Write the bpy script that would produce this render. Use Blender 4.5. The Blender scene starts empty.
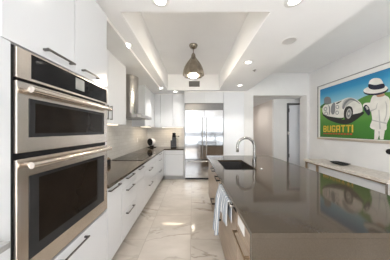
import bpy, bmesh, math, random
from mathutils import Vector, Matrix
random.seed(4)
scene = bpy.context.scene
C = scene.collection
PI = math.pi

# ------------------------------------------------------------------ camera, world, lights, exposure
F_PX = 161.0
cam_data = bpy.data.cameras.new('camera')
cam_data.sensor_width = 36.0
cam_data.lens = F_PX / 390.0 * 36.0
cam_data.shift_x = 2.7 / 390.0
cam_data.shift_y = 0.5 / 390.0
cam_data.clip_start = 0.02
cam = bpy.data.objects.new('camera', cam_data)
cam.location = (0, 0, 1.451)
cam.rotation_euler = (PI / 2, 0, 0)
C.objects.link(cam)
scene.camera = cam

world = bpy.data.worlds.new('daylight')
scene.world = world
world.use_nodes = True
bg = world.node_tree.nodes['Background']
bg.inputs[0].default_value = (0.86, 0.93, 1.0, 1)
bg.inputs[1].default_value = 2.0

XL = -1.50
def area_light(name, loc, rot, sx, sy, watts, color=(1, 1, 1), shape='RECTANGLE'):
    d = bpy.data.lights.new(name, 'AREA')
    d.shape = shape
    d.size = sx
    if shape in ('RECTANGLE', 'ELLIPSE'):
        d.size_y = sy
    d.energy = watts
    d.color = color
    o = bpy.data.objects.new(name, d)
    o.location = loc
    o.rotation_euler = rot
    C.objects.link(o)
    return o

# lamps supplying daylight at the unseen windows added behind the camera
area_light('added_window_light', (-0.25, -3.75, 1.35), (PI / 2, 0, 0), 2.3, 2.3, 42, (0.94, 0.97, 1.0))
area_light('added_window_light', (2.1, -3.75, 1.35), (PI / 2, 0, 0), 2.3, 2.3, 25, (0.94, 0.97, 1.0))
area_light('added_side_light', (XL - .25, -2.2, 1.45), (0, -PI / 2, 0), 2.0, 2.1, 240, (0.94, 0.97, 1.0))  # unseen side source, added to brighten the right wall
# added through these windows to bounce off the floor and brighten the ceiling
sun_d = bpy.data.lights.new('bounce_sun', 'SUN'); sun_d.energy = 44.0; sun_d.color = (1.0, .98, .95); sun_d.angle = 0.02
sun_o = bpy.data.objects.new('bounce_sun', sun_d); sun_o.rotation_euler = (math.radians(38), 0, math.radians(-32)); C.objects.link(sun_o)
area_light('hall_fill', (1.95, 6.2, 2.40), (0, 0, 0), 0.5, 0.8, 9, (1.0, 0.96, 0.90))  # unseen fill lamp added to light the hall
DOWNLIGHT_W = 4.5
PENDANT_W = 26.0
UNDERCAB_W = 1.7

vs = scene.view_settings
vs.view_transform = 'Standard'
vs.look = 'None'
vs.gamma = 1.0
vs.use_curve_mapping = False
vs.exposure = 0.08
scene.cycles.use_denoising = True

# ------------------------------------------------------------------ materials
MATS = {}
def mat(name, color, rough=0.5, metal=0.0, spec=0.5, coat=0.0, emit=None, estr=0.0):
    m = bpy.data.materials.new(name)
    m.use_nodes = True
    b = m.node_tree.nodes['Principled BSDF']
    b.inputs['Base Color'].default_value = (*color, 1)
    b.inputs['Roughness'].default_value = rough
    b.inputs['Metallic'].default_value = metal
    b.inputs['Specular IOR Level'].default_value = spec
    if coat:
        b.inputs['Coat Weight'].default_value = coat
        b.inputs['Coat Roughness'].default_value = 0.03
    if emit:
        b.inputs['Emission Color'].default_value = (*emit, 1)
        b.inputs['Emission Strength'].default_value = estr
    MATS[name] = m
    return m

def nodes_of(m):
    nt = m.node_tree
    return nt, nt.nodes, nt.links, nt.nodes['Principled BSDF']

def noise_tint(m, c1, c2, scale, stretch=(1, 1, 1), detail=4.0, coord='Object', lo=0.35, hi=0.65, bump=0.0):
    nt, n, l, b = nodes_of(m)
    tc = n.new('ShaderNodeTexCoord')
    mp = n.new('ShaderNodeMapping')
    mp.inputs['Scale'].default_value = stretch
    nz = n.new('ShaderNodeTexNoise')
    nz.inputs['Scale'].default_value = scale
    nz.inputs['Detail'].default_value = detail
    cr = n.new('ShaderNodeValToRGB')
    cr.color_ramp.elements[0].position = lo
    cr.color_ramp.elements[1].position = hi
    cr.color_ramp.elements[0].color = (*c1, 1)
    cr.color_ramp.elements[1].color = (*c2, 1)
    l.new(tc.outputs[coord], mp.inputs['Vector'])
    l.new(mp.outputs['Vector'], nz.inputs['Vector'])
    l.new(nz.outputs['Fac'], cr.inputs['Fac'])
    l.new(cr.outputs['Color'], b.inputs['Base Color'])
    if bump:
        bp = n.new('ShaderNodeBump')
        bp.inputs['Strength'].default_value = bump
        bp.inputs['Distance'].default_value = 0.002
        l.new(nz.outputs['Fac'], bp.inputs['Height'])
        l.new(bp.outputs['Normal'], b.inputs['Normal'])
    return m

wall_paint = noise_tint(mat('wall_paint', (0.80, 0.80, 0.79), 0.6, spec=0.3), (0.80, 0.795, 0.785), (0.83, 0.825, 0.815), 3)
ceiling_paint = noise_tint(mat('ceiling_paint', (0.8, 0.79, 0.78), 0.7, spec=0.2), (0.88, 0.885, 0.895), (0.90, 0.905, 0.915), 2)
hall_paint = noise_tint(mat('hall_paint', (0.76, 0.70, 0.66), 0.6, spec=0.2), (0.74, 0.69, 0.655), (0.77, 0.72, 0.68), 2)
lacquer = noise_tint(mat('white_lacquer', (0.72, 0.73, 0.74), 0.12, coat=0.3), (0.73, 0.75, 0.78), (0.75, 0.77, 0.80), 1.5)
carcass_m = noise_tint(mat('carcass_grey', (0.16, 0.16, 0.165), 0.5), (0.15, 0.15, 0.155), (0.18, 0.18, 0.185), 6)  # kept dark so the added worktop gap and seams read as shade
toe_m = mat('toe_kick_grey', (0.55, 0.55, 0.55), 0.3)
steel = noise_tint(mat('brushed_steel', (0.62, 0.61, 0.60), 0.24, 1.0), (0.60, 0.585, 0.57), (0.68, 0.665, 0.65), 60, (1, 1, 12))
steel_oven = noise_tint(mat('oven_steel', (0.66, 0.62, 0.58), 0.24, 1.0), (0.72, 0.66, 0.60), (0.78, 0.72, 0.66), 60, (1, 1, 12))
fridge_steel = noise_tint(mat('fridge_steel', (0.72, 0.73, 0.74), 0.10, 1.0), (0.47, 0.475, 0.48), (0.52, 0.525, 0.53), 40, (12, 1, 1))
chrome = noise_tint(mat('brushed_nickel', (0.55, 0.54, 0.52), 0.22, 1.0), (0.30, 0.29, 0.275), (0.38, 0.37, 0.355), 30)
bar_metal = noise_tint(mat('pull_metal', (0.22, 0.21, 0.20), 0.35, 0.9), (0.12, 0.115, 0.11), (0.17, 0.165, 0.16), 30)
bronze = noise_tint(mat('bronze_pull', (0.30, 0.22, 0.14), 0.35, 0.9), (0.30, 0.22, 0.145), (0.36, 0.27, 0.18), 30)
black_glass = noise_tint(mat('black_glass', (0.012, 0.012, 0.013), 0.04, spec=0.15), (0.010, 0.010, 0.011), (0.015, 0.015, 0.016), 5)
oven_glass = noise_tint(mat('oven_glass', (0.02, 0.018, 0.016), 0.05, spec=0.12), (0.012, 0.009, 0.007), (0.017, 0.013, 0.010), 5)
glass_border = noise_tint(mat('oven_glass_border', (0.03, 0.03, 0.03), 0.05, spec=0.2), (0.028, 0.028, 0.029), (0.035, 0.035, 0.036), 5)
black_m = noise_tint(mat('black_enamel', (0.012, 0.012, 0.014), 0.35, spec=0.2), (0.010, 0.010, 0.012), (0.016, 0.016, 0.018), 8)
charcoal = noise_tint(mat('charcoal_plastic', (0.035, 0.037, 0.042), 0.35), (0.045, 0.048, 0.055), (0.065, 0.07, 0.08), 8)
sink_m = noise_tint(mat('sink_composite', (0.035, 0.033, 0.032), 0.38), (0.026, 0.025, 0.024), (0.040, 0.038, 0.036), 50)
plate_white = noise_tint(mat('plate_white', (0.82, 0.81, 0.79), 0.35), (0.81, 0.80, 0.78), (0.84, 0.83, 0.81), 3)
slot_dark = mat('slot_dark', (0.10, 0.10, 0.10), 0.5)
white_plastic = noise_tint(mat('white_plastic', (0.80, 0.80, 0.80), 0.25), (0.79, 0.79, 0.79), (0.82, 0.82, 0.82), 3)
lamp_glow = mat('lamp_glow', (1, 1, 1), 0.5, emit=(1.0, 0.95, 0.86), estr=6.0)
pendant_glow = mat('pendant_glow', (1, 1, 1), 0.5, emit=(1.0, 0.90, 0.74), estr=2.0)
strip_glow = mat('strip_glow', (1, 1, 1), 0.5, emit=(1.0, 0.82, 0.58), estr=1.6)
trim_white = noise_tint(mat('trim_white', (0.8, 0.8, 0.79), 0.4), (0.79, 0.79, 0.78), (0.82, 0.82, 0.81), 3)
vent_grey = noise_tint(mat('vent_grey', (0.20, 0.19, 0.18), 0.5), (0.19, 0.18, 0.17), (0.23, 0.22, 0.21), 5)
vent_back = mat('vent_back', (0.06, 0.06, 0.06), 0.6)
grille_grey = noise_tint(mat('speaker_cloth', (0.60, 0.59, 0.58), 0.8), (0.58, 0.57, 0.56), (0.63, 0.62, 0.61), 300)
door_grey = noise_tint(mat('door_leaf_paint', (0.72, 0.74, 0.78), 0.4), (0.71, 0.73, 0.77), (0.74, 0.76, 0.80), 3)
frame_dark = noise_tint(mat('door_frame_grey', (0.12, 0.12, 0.125), 0.45), (0.11, 0.11, 0.115), (0.14, 0.14, 0.145), 6)
frame_champagne = noise_tint(mat('champagne_frame', (0.62, 0.54, 0.45), 0.3, 0.8), (0.60, 0.52, 0.43), (0.68, 0.60, 0.51), 30, (1, 12, 1))
mat_board = noise_tint(mat('mat_board', (0.83, 0.82, 0.79), 0.7), (0.82, 0.81, 0.78), (0.84, 0.83, 0.80), 9)

# dark taupe engineered stone for both worktops
stone = mat('taupe_quartz', (0.16, 0.14, 0.12), 0.07, spec=0.40)
def stone_nodes():
    nt, n, l, b = nodes_of(stone)
    tc = n.new('ShaderNodeTexCoord')
    n1 = n.new('ShaderNodeTexNoise'); n1.inputs['Scale'].default_value = 140; n1.inputs['Detail'].default_value = 3
    n2 = n.new('ShaderNodeTexNoise'); n2.inputs['Scale'].default_value = 3; n2.inputs['Detail'].default_value = 4
    mx = n.new('ShaderNodeMix'); mx.data_type = 'FLOAT'; mx.inputs[0].default_value = 0.5
    cr = n.new('ShaderNodeValToRGB')
    cr.color_ramp.elements[0].position = 0.38; cr.color_ramp.elements[1].position = 0.62
    cr.color_ramp.elements[0].color = (0.046, 0.034, 0.022, 1)
    cr.color_ramp.elements[1].color = (0.061, 0.047, 0.033, 1)
    l.new(tc.outputs['Object'], n1.inputs['Vector']); l.new(tc.outputs['Object'], n2.inputs['Vector'])
    l.new(n1.outputs['Fac'], mx.inputs[2]); l.new(n2.outputs['Fac'], mx.inputs[3])
    l.new(mx.outputs[0], cr.inputs['Fac']); l.new(cr.outputs['Color'], b.inputs['Base Color'])
stone_nodes()
ledge_stone = noise_tint(mat('ledge_stone', (0.33, 0.33, 0.33), 0.2), (0.30, 0.30, 0.30), (0.38, 0.38, 0.37), 60)

# oak island panels: horizontal grain along Y
wood = mat('island_oak', (0.30, 0.23, 0.17), 0.35)
noise_tint(wood, (0.27, 0.20, 0.145), (0.38, 0.29, 0.21), 6, (1, 0.7, 9), detail=6, bump=0.15)

travertine = mat('travertine', (0.66, 0.58, 0.50), 0.35, spec=0.3)
noise_tint(travertine, (0.58, 0.52, 0.46), (0.78, 0.73, 0.66), 22, (1, 1, 3), detail=8, lo=0.3, hi=0.6)

def floor_material():
    m = mat('marble_tile', (0.7, 0.65, 0.58), 0.06, spec=0.5)
    nt, n, l, b = nodes_of(m)
    tc = n.new('ShaderNodeTexCoord')
    mp = n.new('ShaderNodeMapping')
    mp.inputs['Rotation'].default_value = (0, 0, PI / 2)
    mp.inputs['Location'].default_value = (0.35, 0.02, 0)
    br = n.new('ShaderNodeTexBrick')
    br.offset = 0.5
    br.inputs['Scale'].default_value = 1.0
    br.inputs['Brick Width'].default_value = 1.2
    br.inputs['Row Height'].default_value = 0.6
    br.inputs['Mortar Size'].default_value = 0.004
    br.inputs['Color1'].default_value = (0, 0, 0, 1)
    br.inputs['Color2'].default_value = (1, 1, 1, 1)
    l.new(tc.outputs['Object'], mp.inputs['Vector'])
    l.new(mp.outputs['Vector'], br.inputs['Vector'])
    # per tile shift of the vein field
    sh = n.new('ShaderNodeVectorMath'); sh.operation = 'MULTIPLY_ADD'
    sh.inputs[1].default_value = (7.0, 3.0, 5.0)
    l.new(br.outputs['Color'], sh.inputs[0])
    l.new(tc.outputs['Object'], sh.inputs[2])
    rot = n.new('ShaderNodeMapping'); rot.inputs['Rotation'].default_value = (0, 0, 0.5)
    rot.inputs['Scale'].default_value = (1.0, 1.9, 1.0)
    l.new(sh.outputs['Vector'], rot.inputs['Vector'])
    nz = n.new('ShaderNodeTexNoise'); nz.inputs['Scale'].default_value = 1.3; nz.inputs['Detail'].default_value = 7
    nz.inputs['Distortion'].default_value = 0.9
    l.new(rot.outputs['Vector'], nz.inputs['Vector'])
    v = n.new('ShaderNodeValToRGB')
    e = v.color_ramp.elements
    e[0].position = 0.465; e[0].color = (0, 0, 0, 1)
    e[1].position = 0.535; e[1].color = (0, 0, 0, 1)
    k = e.new(0.5); k.color = (1, 1, 1, 1)
    l.new(nz.outputs['Fac'], v.inputs['Fac'])
    cl = n.new('ShaderNodeTexNoise'); cl.inputs['Scale'].default_value = 2.2; cl.inputs['Detail'].default_value = 5
    l.new(rot.outputs['Vector'], cl.inputs['Vector'])
    base = n.new('ShaderNodeValToRGB')
    base.color_ramp.elements[0].position = 0.3; base.color_ramp.elements[1].position = 0.7
    base.color_ramp.elements[0].color = (0.46, 0.415, 0.365, 1)
    base.color_ramp.elements[1].color = (0.60, 0.55, 0.50, 1)
    l.new(cl.outputs['Fac'], base.inputs['Fac'])
    mxv = n.new('ShaderNodeMix'); mxv.data_type = 'RGBA'
    fade = n.new('ShaderNodeMath'); fade.operation = 'MULTIPLY'
    mask = n.new('ShaderNodeTexNoise'); mask.inputs['Scale'].default_value = 1.1
    l.new(rot.outputs['Vector'], mask.inputs['Vector'])
    mr = n.new('ShaderNodeMapRange'); mr.inputs[1].default_value = 0.42; mr.inputs[2].default_value = 0.62
    l.new(mask.outputs['Fac'], mr.inputs[0])
    l.new(v.outputs['Color'], fade.inputs[0]); l.new(mr.outputs[0], fade.inputs[1])
    l.new(fade.outputs[0], mxv.inputs[0])
    l.new(base.outputs['Color'], mxv.inputs[6])
    mxv.inputs[7].default_value = (0.33, 0.285, 0.24, 1)
    mxg = n.new('ShaderNodeMix'); mxg.data_type = 'RGBA'
    l.new(br.outputs['Fac'], mxg.inputs[0])
    l.new(mxv.outputs[2], mxg.inputs[6])
    mxg.inputs[7].default_value = (0.42, 0.38, 0.335, 1)
    l.new(mxg.outputs[2], b.inputs['Base Color'])
    return m
floor_m = floor_material()

def tile_material():
    m = mat('splash_tile', (0.72, 0.70, 0.67), 0.13, spec=0.5)
    nt, n, l, b = nodes_of(m)
    tc = n.new('ShaderNodeTexCoord')
    sp = n.new('ShaderNodeSeparateXYZ'); cb = n.new('ShaderNodeCombineXYZ')
    ad = n.new('ShaderNodeMath'); ad.operation = 'ADD'
    l.new(tc.outputs['Object'], sp.inputs[0])
    l.new(sp.outputs['X'], ad.inputs[0]); l.new(sp.outputs['Y'], ad.inputs[1])
    l.new(ad.outputs[0], cb.inputs['X']); l.new(sp.outputs['Z'], cb.inputs['Y'])
    br = n.new('ShaderNodeTexBrick')
    br.inputs['Scale'].default_value = 1.0
    br.inputs['Brick Width'].default_value = 0.20
    br.inputs['Row Height'].default_value = 0.075
    br.inputs['Mortar Size'].default_value = 0.003
    br.inputs['Color1'].default_value = (0.72, 0.705, 0.68, 1)
    br.inputs['Color2'].default_value = (0.78, 0.77, 0.75, 1)
    br.inputs['Mortar'].default_value = (0.62, 0.60, 0.57, 1)
    l.new(cb.outputs[0], br.inputs['Vector'])
    l.new(br.outputs['Color'], b.inputs['Base Color'])
    return m
tile_m = tile_material()

def towel_material():
    m = mat('striped_linen', (0.7, 0.72, 0.75), 0.9, spec=0.1)
    nt, n, l, b = nodes_of(m)
    uv = n.new('ShaderNodeUVMap')
    sp = n.new('ShaderNodeSeparateXYZ')
    mu = n.new('ShaderNodeMath'); mu.operation = 'MULTIPLY'; mu.inputs[1].default_value = 9.0
    fr = n.new('ShaderNodeMath'); fr.operation = 'FRACT'
    cr = n.new('ShaderNodeValToRGB'); cr.color_ramp.interpolation = 'CONSTANT'
    e = cr.color_ramp.elements
    e[0].position = 0.0; e[0].color = (0.66, 0.66, 0.66, 1)
    e[1].position = 0.45; e[1].color = (0.08, 0.125, 0.20, 1)
    k = e.new(0.62); k.color = (0.58, 0.61, 0.64, 1)
    k = e.new(0.80); k.color = (0.16, 0.22, 0.30, 1)
    l.new(uv.outputs['UV'], sp.inputs[0]); l.new(sp.outputs['X'], mu.inputs[0])
    l.new(mu.outputs[0], fr.inputs[0]); l.new(fr.outputs[0], cr.inputs['Fac'])
    l.new(cr.outputs['Color'], b.inputs['Base Color'])
    return m
towel_m = towel_material()

# ------------------------------------------------------------------ mesh helpers
ORG = {}
class MB:
    def __init__(self):
        self.bm = bmesh.new()
        self.mi = 0
        self.smooth = False
    def _fin(self, faces):
        for f in faces:
            f.material_index = self.mi
            f.smooth = self.smooth
    def box(self, x0, x1, y0, y1, z0, z1, bev=0.0, seg=1):
        x0, x1 = sorted((x0, x1)); y0, y1 = sorted((y0, y1)); z0, z1 = sorted((z0, z1))
        bm = self.bm
        vs_ = [bm.verts.new((x, y, z)) for z in (z0, z1) for (x, y) in ((x0, y0), (x1, y0), (x1, y1), (x0, y1))]
        q = [(3, 2, 1, 0), (4, 5, 6, 7), (0, 1, 5, 4), (1, 2, 6, 5), (2, 3, 7, 6), (3, 0, 4, 7)]
        fs = [bm.faces.new([vs_[i] for i in t]) for t in q]
        self._fin(fs)
        if bev > 0:
            es = list({e for f in fs for e in f.edges})
            r = bmesh.ops.bevel(bm, geom=es, offset=bev, segments=seg, affect='EDGES', profile=0.5)
            self._fin(r['faces'])
        return self
    def ring(self, center, u, v, pts):
        return [self.bm.verts.new(center + u * a + v * b) for a, b in pts]
    def tube(self, pts, r, n=12, cap=True, square=False):
        pts = [Vector(p) for p in pts]
        rad = r if isinstance(r, (list, tuple)) else [r] * len(pts)
        old = None
        tang = []
        for i in range(len(pts)):
            a = pts[max(0, i - 1)]; b = pts[min(len(pts) - 1, i + 1)]
            tang.append((b - a).normalized())
        t0 = tang[0]
        ref = Vector((0, 0, 1)) if abs(t0.z) < 0.9 else Vector((1, 0, 0))
        u = t0.cross(ref).normalized()
        rings = []
        for i, p in enumerate(pts):
            t = tang[i]
            u = (u - t * u.dot(t)).normalized()
            w = t.cross(u)
            shape = [(math.cos(2 * PI * k / n) * rad[i], math.sin(2 * PI * k / n) * rad[i]) for k in range(n)]
            rings.append(self.ring(p, u, w, shape))
        fs = []
        for a, b in zip(rings, rings[1:]):
            for k in range(n):
                fs.append(self.bm.faces.new((a[k], a[(k + 1) % n], b[(k + 1) % n], b[k])))
        sm = self.smooth; self.smooth = True; self._fin(fs); self.smooth = sm
        if cap:
            self._fin([self.bm.faces.new(list(reversed(rings[0]))), self.bm.faces.new(rings[-1])])
        return self
    def lathe(self, profile, center=(0, 0, 0), n=32, axis='z', lobes=0, lobe_amp=0.0, smooth=True):
        c = Vector(center)
        rings = []
        for (r, h) in profile:
            ring = []
            for k in range(n):
                a = 2 * PI * k / n
                rr = r * (1 + (lobe_amp * math.cos(lobes * a) if lobes else 0))
                x, y = rr * math.cos(a), rr * math.sin(a)
                if axis == 'z': p = Vector((x, y, h))
                elif axis == 'x': p = Vector((h, x, y))
                else: p = Vector((y, h, x))
                ring.append(self.bm.verts.new(c + p))
            rings.append(ring)
        fs = []
        for a, b in zip(rings, rings[1:]):
            for k in range(n):
                fs.append(self.bm.faces.new((a[k], a[(k + 1) % n], b[(k + 1) % n], b[k])))
        sm = self.smooth; self.smooth = smooth; self._fin(fs); self.smooth = sm
        if profile[0][0] > 1e-4 and getattr(self, 'capends', True):
            self._fin([self.bm.faces.new(list(reversed(rings[0])))])
            self._fin([self.bm.faces.new(rings[-1])])
        return self
    def poly(self, pts):
        f = self.bm.faces.new([self.bm.verts.new(p) for p in pts])
        self._fin([f])
        return self
    def prism(self, outline, fn, d0, d1):
        """outline: 2D points; fn(u, v, d) -> world; extruded from d0 to d1"""
        a = [self.bm.verts.new(fn(u, v, d0)) for u, v in outline]
        b = [self.bm.verts.new(fn(u, v, d1)) for u, v in outline]
        n = len(outline)
        fs = [self.bm.faces.new(a), self.bm.faces.new(list(reversed(b)))]
        for k in range(n):
            fs.append(self.bm.faces.new((a[(k + 1) % n], a[k], b[k], b[(k + 1) % n])))
        self._fin(fs)
        return self

def link_mesh(name, mb, mats, parent=None, origin=None, fixn=True):
    if fixn:
        bmesh.ops.recalc_face_normals(mb.bm, faces=mb.bm.faces[:])
    for e in mb.bm.edges:
        if len(e.link_faces) == 2 and e.calc_face_angle(0) > 0.7:
            e.smooth = False
    me = bpy.data.meshes.new(name)
    if parent is not None:
        org = ORG[parent.name]
    else:
        if origin is None:
            vsx = [v.co for v in mb.bm.verts]
            org = Vector(((min(v.x for v in vsx) + max(v.x for v in vsx)) / 2,
                          (min(v.y for v in vsx) + max(v.y for v in vsx)) / 2,
                          min(v.z for v in vsx)))
        else:
            org = Vector(origin)
    for v in mb.bm.verts:
        v.co -= org
    mb.bm.to_mesh(me)
    mb.bm.free()
    for m in (mats if isinstance(mats, (list, tuple)) else [mats]):
        me.materials.append(m)
    o = bpy.data.objects.new(name, me)
    C.objects.link(o)
    if parent is not None:
        o.parent = parent
    else:
        o.location = org
    ORG[o.name] = org
    return o

def part(name, mb, mats, parent, label=None, **k):
    o = link_mesh(name, mb, mats, parent, **k)
    if label:
        o['label'] = label
    return o

def tag(o, label, cat, group=None, kind=None):
    o['label'] = label
    o['category'] = cat
    if group: o['group'] = group
    if kind: o['kind'] = kind
    return o

def thing(name, loc, label, cat, group=None):
    o = bpy.data.objects.new(name, None)
    o.empty_display_size = 0.1
    o.location = loc
    C.objects.link(o)
    ORG[o.name] = Vector(loc)
    return tag(o, label, cat, group)

def solo(name, mb, mats, label, cat, group=None, kind=None, **k):
    return tag(link_mesh(name, mb, mats, None, **k), label, cat, group, kind)

def struct(name, mb, m, label, cat, **k):
    return solo(name, mb, m, label, cat, kind='structure', **k)

def copy_tree(o, parent=None):
    c = o.copy()
    C.objects.link(c)
    if parent is not None:
        c.parent = parent
    for ch in list(o.children):
        copy_tree(ch, c)
    return c

# ------------------------------------------------------------------ room shell
LOW, TRAY, HIGH = 2.61, 3.06, 3.13
XL, XR, XSTEP = -1.50, 3.43, 1.61
YREAR, YB, YBW = -3.5, 5.36, 4.72

m = MB(); m.box(XL - .1, 4.3, YREAR - .6, 8.2, -0.1, 0.0)
struct('floor', m, floor_m, 'cream marble tile floor with brown veins', 'floor', origin=(0, 0, 0))

m = MB()
TX0, TX1, TY0, TY1 = -0.70, 0.765, 1.573, 4.62
m.box(XL - .1, TX0, YREAR, YB + .1, LOW, TRAY + .1)
m.box(TX1, XSTEP, YREAR, YBW, LOW, TRAY + .1)
m.box(TX1, XSTEP, YBW, YB + .1, LOW, TRAY + .1)
m.box(TX0, TX1, YREAR, TY0, LOW, TRAY + .1)
m.box(TX0, TX1, TY1, YB + .1, LOW, TRAY + .1)
m.box(TX0, TX1, TY0, TY1, TRAY, TRAY + .1)
m.box(XSTEP, XR + .1, YREAR, YBW, HIGH, HIGH + .1)
struct('ceiling', m, ceiling_paint, 'white kitchen ceiling with a raised rectangular tray', 'ceiling')

m = MB(); m.box(XL - .1, XL, -1.1, YB + .1, 0, LOW); m.box(XL - .1, XL, YREAR, -3.3, 0, LOW)
m.box(XL - .1, XL, -3.3, -1.1, 2.5, LOW); m.box(XL - .1, XL, -3.3, -1.1, 0, .4)
struct('wall_left', m, wall_paint, 'white wall behind the oven tower and cooktop', 'wall')
m = MB(); m.box(XL, 1.52, YB, YB + .1, 0, LOW)
struct('wall_back', m, wall_paint, 'white wall behind the refrigerator and coffee machine', 'wall')
m = MB(); m.box(XR, XR + .1, YREAR, YBW + .3, 0, HIGH)
struct('wall_right', m, wall_paint, 'white wall carrying the framed poster', 'wall')

# wall with the cased opening to the hall
OX0, OX1, OZ = 1.788, 3.354, 2.48
m = MB()
m.box(1.522, OX0, YBW, YBW + .3, 0, LOW)
m.box(OX0, OX1, YBW, YBW + .3, OZ, HIGH)
m.box(OX1, XR, YBW, YBW + .3, 0, HIGH)
m.box(XSTEP + .001, OX0, YBW, YBW + .3, LOW, HIGH)
struct('wall_opening', m, wall_paint, 'white wall with a wide opening to the hall', 'wall')

# hall beyond the opening
m = MB()
m.box(2.70, 3.14, 5.35, 5.45, 0, 2.49)
m.box(3.14, 4.3, 5.35, 5.45, 2.36, 2.49)
m.box(4.05, 4.3, 5.35, 5.45, 0, 2.36)
struct('wall_hall_front', m, wall_paint, 'white hall wall beside the open door', 'wall')
m = MB(); m.box(2.70, 2.80, 5.4501, 7.4, 0, 2.49)
struct('wall_hall_side', m, hall_paint, 'beige hall wall running away behind the opening', 'wall')
m = MB(); m.box(1.40, 2.80, 7.4, 7.5, 0, 2.49)
struct('wall_hall_end', m, hall_paint, 'far end wall of the hall', 'wall')
m = MB(); m.box(1.40, 1.50, 5.47, 7.4, 0, 2.49)
struct('wall_hall_left', m, hall_paint, 'hall wall on the refrigerator side', 'wall')
m = MB(); m.box(1.40, 4.3, 5.02, 7.5, 2.49, 2.59)
struct('ceiling_hall', m, ceiling_paint, 'low white hall ceiling', 'ceiling')
m = MB(); m.box(3.0, 4.3, 6.4, 6.5, 0, 2.49); m.box(4.2, 4.3, 5.45, 6.4, 0, 2.49)
struct('wall_room_beyond', m, hall_paint, 'dim room wall behind the open hall door', 'wall')

m = MB(); m.box(3.445, 4.3, 5.03, 5.13, 0, 2.49); m.box(4.2, 4.3, 5.13, 5.35, 0, 2.49)
struct('wall_hall_right', m, wall_paint, 'short hall wall past the opening', 'wall')

d = thing('door_1', (3.18, 5.34, 0), 'pale hall door standing ajar in a dark frame', 'door')
d['kind'] = 'structure'
m = MB()
m.box(3.14, 3.20, 5.335, 5.455, 0, 2.36, .004); m.box(3.20, 4.05, 5.335, 5.455, 2.31, 2.36, .004)
m.box(4.0, 4.05, 5.335, 5.455, 0, 2.31, .004)
part('door_frame', m, frame_dark, d, 'dark grey door frame')
def leafpt(a, b, z):
    ang = math.radians(-13)
    return Vector((3.215 + a * math.cos(ang) - b * math.sin(ang), 5.345 + a * math.sin(ang) + b * math.cos(ang), z))
m = MB(); m.prism([(0, 0), (0.78, 0), (0.78, .04), (0, .04)], lambda u, v, z: leafpt(u, v, z), 0.012, 2.29)
leaf = part('door_leaf', m, door_grey, d)
for hz in (2.12, 1.37, 0.62):
    m = MB(); m.tube([(3.205, 5.332, hz - .06), (3.205, 5.332, hz + .06)], .013, 10)
    m.box(3.15, 3.205, 5.328, 5.334, hz - .05, hz + .05)
    part('hinge', m, steel if hz == 1.37 else frame_dark, d)

# unseen rear wall; its windows are added for daylight and fridge reflections
m = MB()
m.box(XL, XR, YREAR - .1, YREAR, 2.5, HIGH)
m.box(XL, XL + .12, YREAR - .1, YREAR, 0, 2.5)
m.box(XR - .12, XR, YREAR - .1, YREAR, 0, 2.5)
struct('wall_rear', m, wall_paint, 'wall around the added windows behind the viewer', 'wall')
m = MB()
for xx in (XL + .12, 0.2, 1.73, XR - .18):
    m.box(xx, xx + .06, YREAR - .08, YREAR - .02, 0, 2.5)
m.box(XL + .12, XR - .12, YREAR - .08, YREAR - .02, 0.0, .40)  # deepened to put a low dark band into the fridge reflection
m.box(XL + .12, XR - .12, YREAR - .08, YREAR - .02, 2.44, 2.5)
m.box(XL + .12, XR - .12, YREAR - .08, YREAR - .02, 0.95, 1.35)  # broad rail added as a dark band in the fridge reflection
struct('added_window_1', m, frame_dark, 'added unseen window wall with dark bands for the refrigerator reflection', 'window')

m = MB()
for yy in (-3.3, -2.23, -1.16):
    m.box(XL - .08, XL - .02, yy, yy + .06, .4, 2.5)
m.box(XL - .08, XL - .02, -3.24, -1.16, .4, .46); m.box(XL - .08, XL - .02, -3.24, -1.16, 2.44, 2.5)
struct('added_window_2', m, frame_dark, 'added unseen side window letting light onto the right wall', 'window')  # invented window, added to send light across the room

# baseboards
m = MB(); m.box(XR - .015, XR, YREAR, YBW, 0, .12, .003)
struct('baseboard_right', m, trim_white, 'white baseboard under the framed poster', 'baseboard')
m = MB(); m.box(2.70, 3.14, 5.335, 5.35, 0, .12, .003)
struct('baseboard_hall', m, trim_white, 'white baseboard in the hall', 'baseboard')

# tiled splashback on the two walls
m = MB(); m.box(XL, XL + .010, 1.60, YB - .012, .915, 1.60)
m.box(XL, XL + .010, 2.845, 3.975, 1.60, LOW)
struct('splashback_left', m, tile_m, 'pale glossy tiles behind the cooktop', 'splashback', origin=(0, 0, 0))
m = MB(); m.box(XL + .010, -0.235, YB - .011, YB, .915, 1.548)
struct('splashback_back', m, tile_m, 'pale glossy tiles behind the coffee machine', 'splashback', origin=(0, 0, 0))

# ------------------------------------------------------------------ cabinet builder
def W(fr, u, d, z):
    k, p = fr
    if k == 'L': return (p + d, u, z)
    if k == 'B': return (u, p - d, z)
    return (p - d, u, z)        # 'I' island, faces -x
def fbox(mb, fr, u0, u1, d0, d1, z0, z1, bev=0.0):
    a = W(fr, u0, d0, z0); b = W(fr, u1, d1, z1)
    mb.box(a[0], b[0], a[1], b[1], a[2], b[2], bev)
def bar_pull(fr, orient, uc, zc, length, off=0.034, w=0.012):
    mb = MB()
    h = length / 2
    if orient == 'h':
        fbox(mb, fr, uc - h, uc + h, off - .008, off + .002, zc - w / 2, zc + w / 2, .0015)
        for s in (-1, 1):
            fbox(mb, fr, uc + s * (h - .012) - .006, uc + s * (h - .012) + .006, 0.0, off - .008, zc - w / 2, zc + w / 2)
    else:
        fbox(mb, fr, uc - w / 2, uc + w / 2, off - .008, off + .002, zc - h, zc + h, .0015)
        for s in (-1, 1):
            fbox(mb, fr, uc - w / 2, uc + w / 2, 0.0, off - .008, zc + s * (h - .012) - .006, zc + s * (h - .012) + .006)
    return mb
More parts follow.
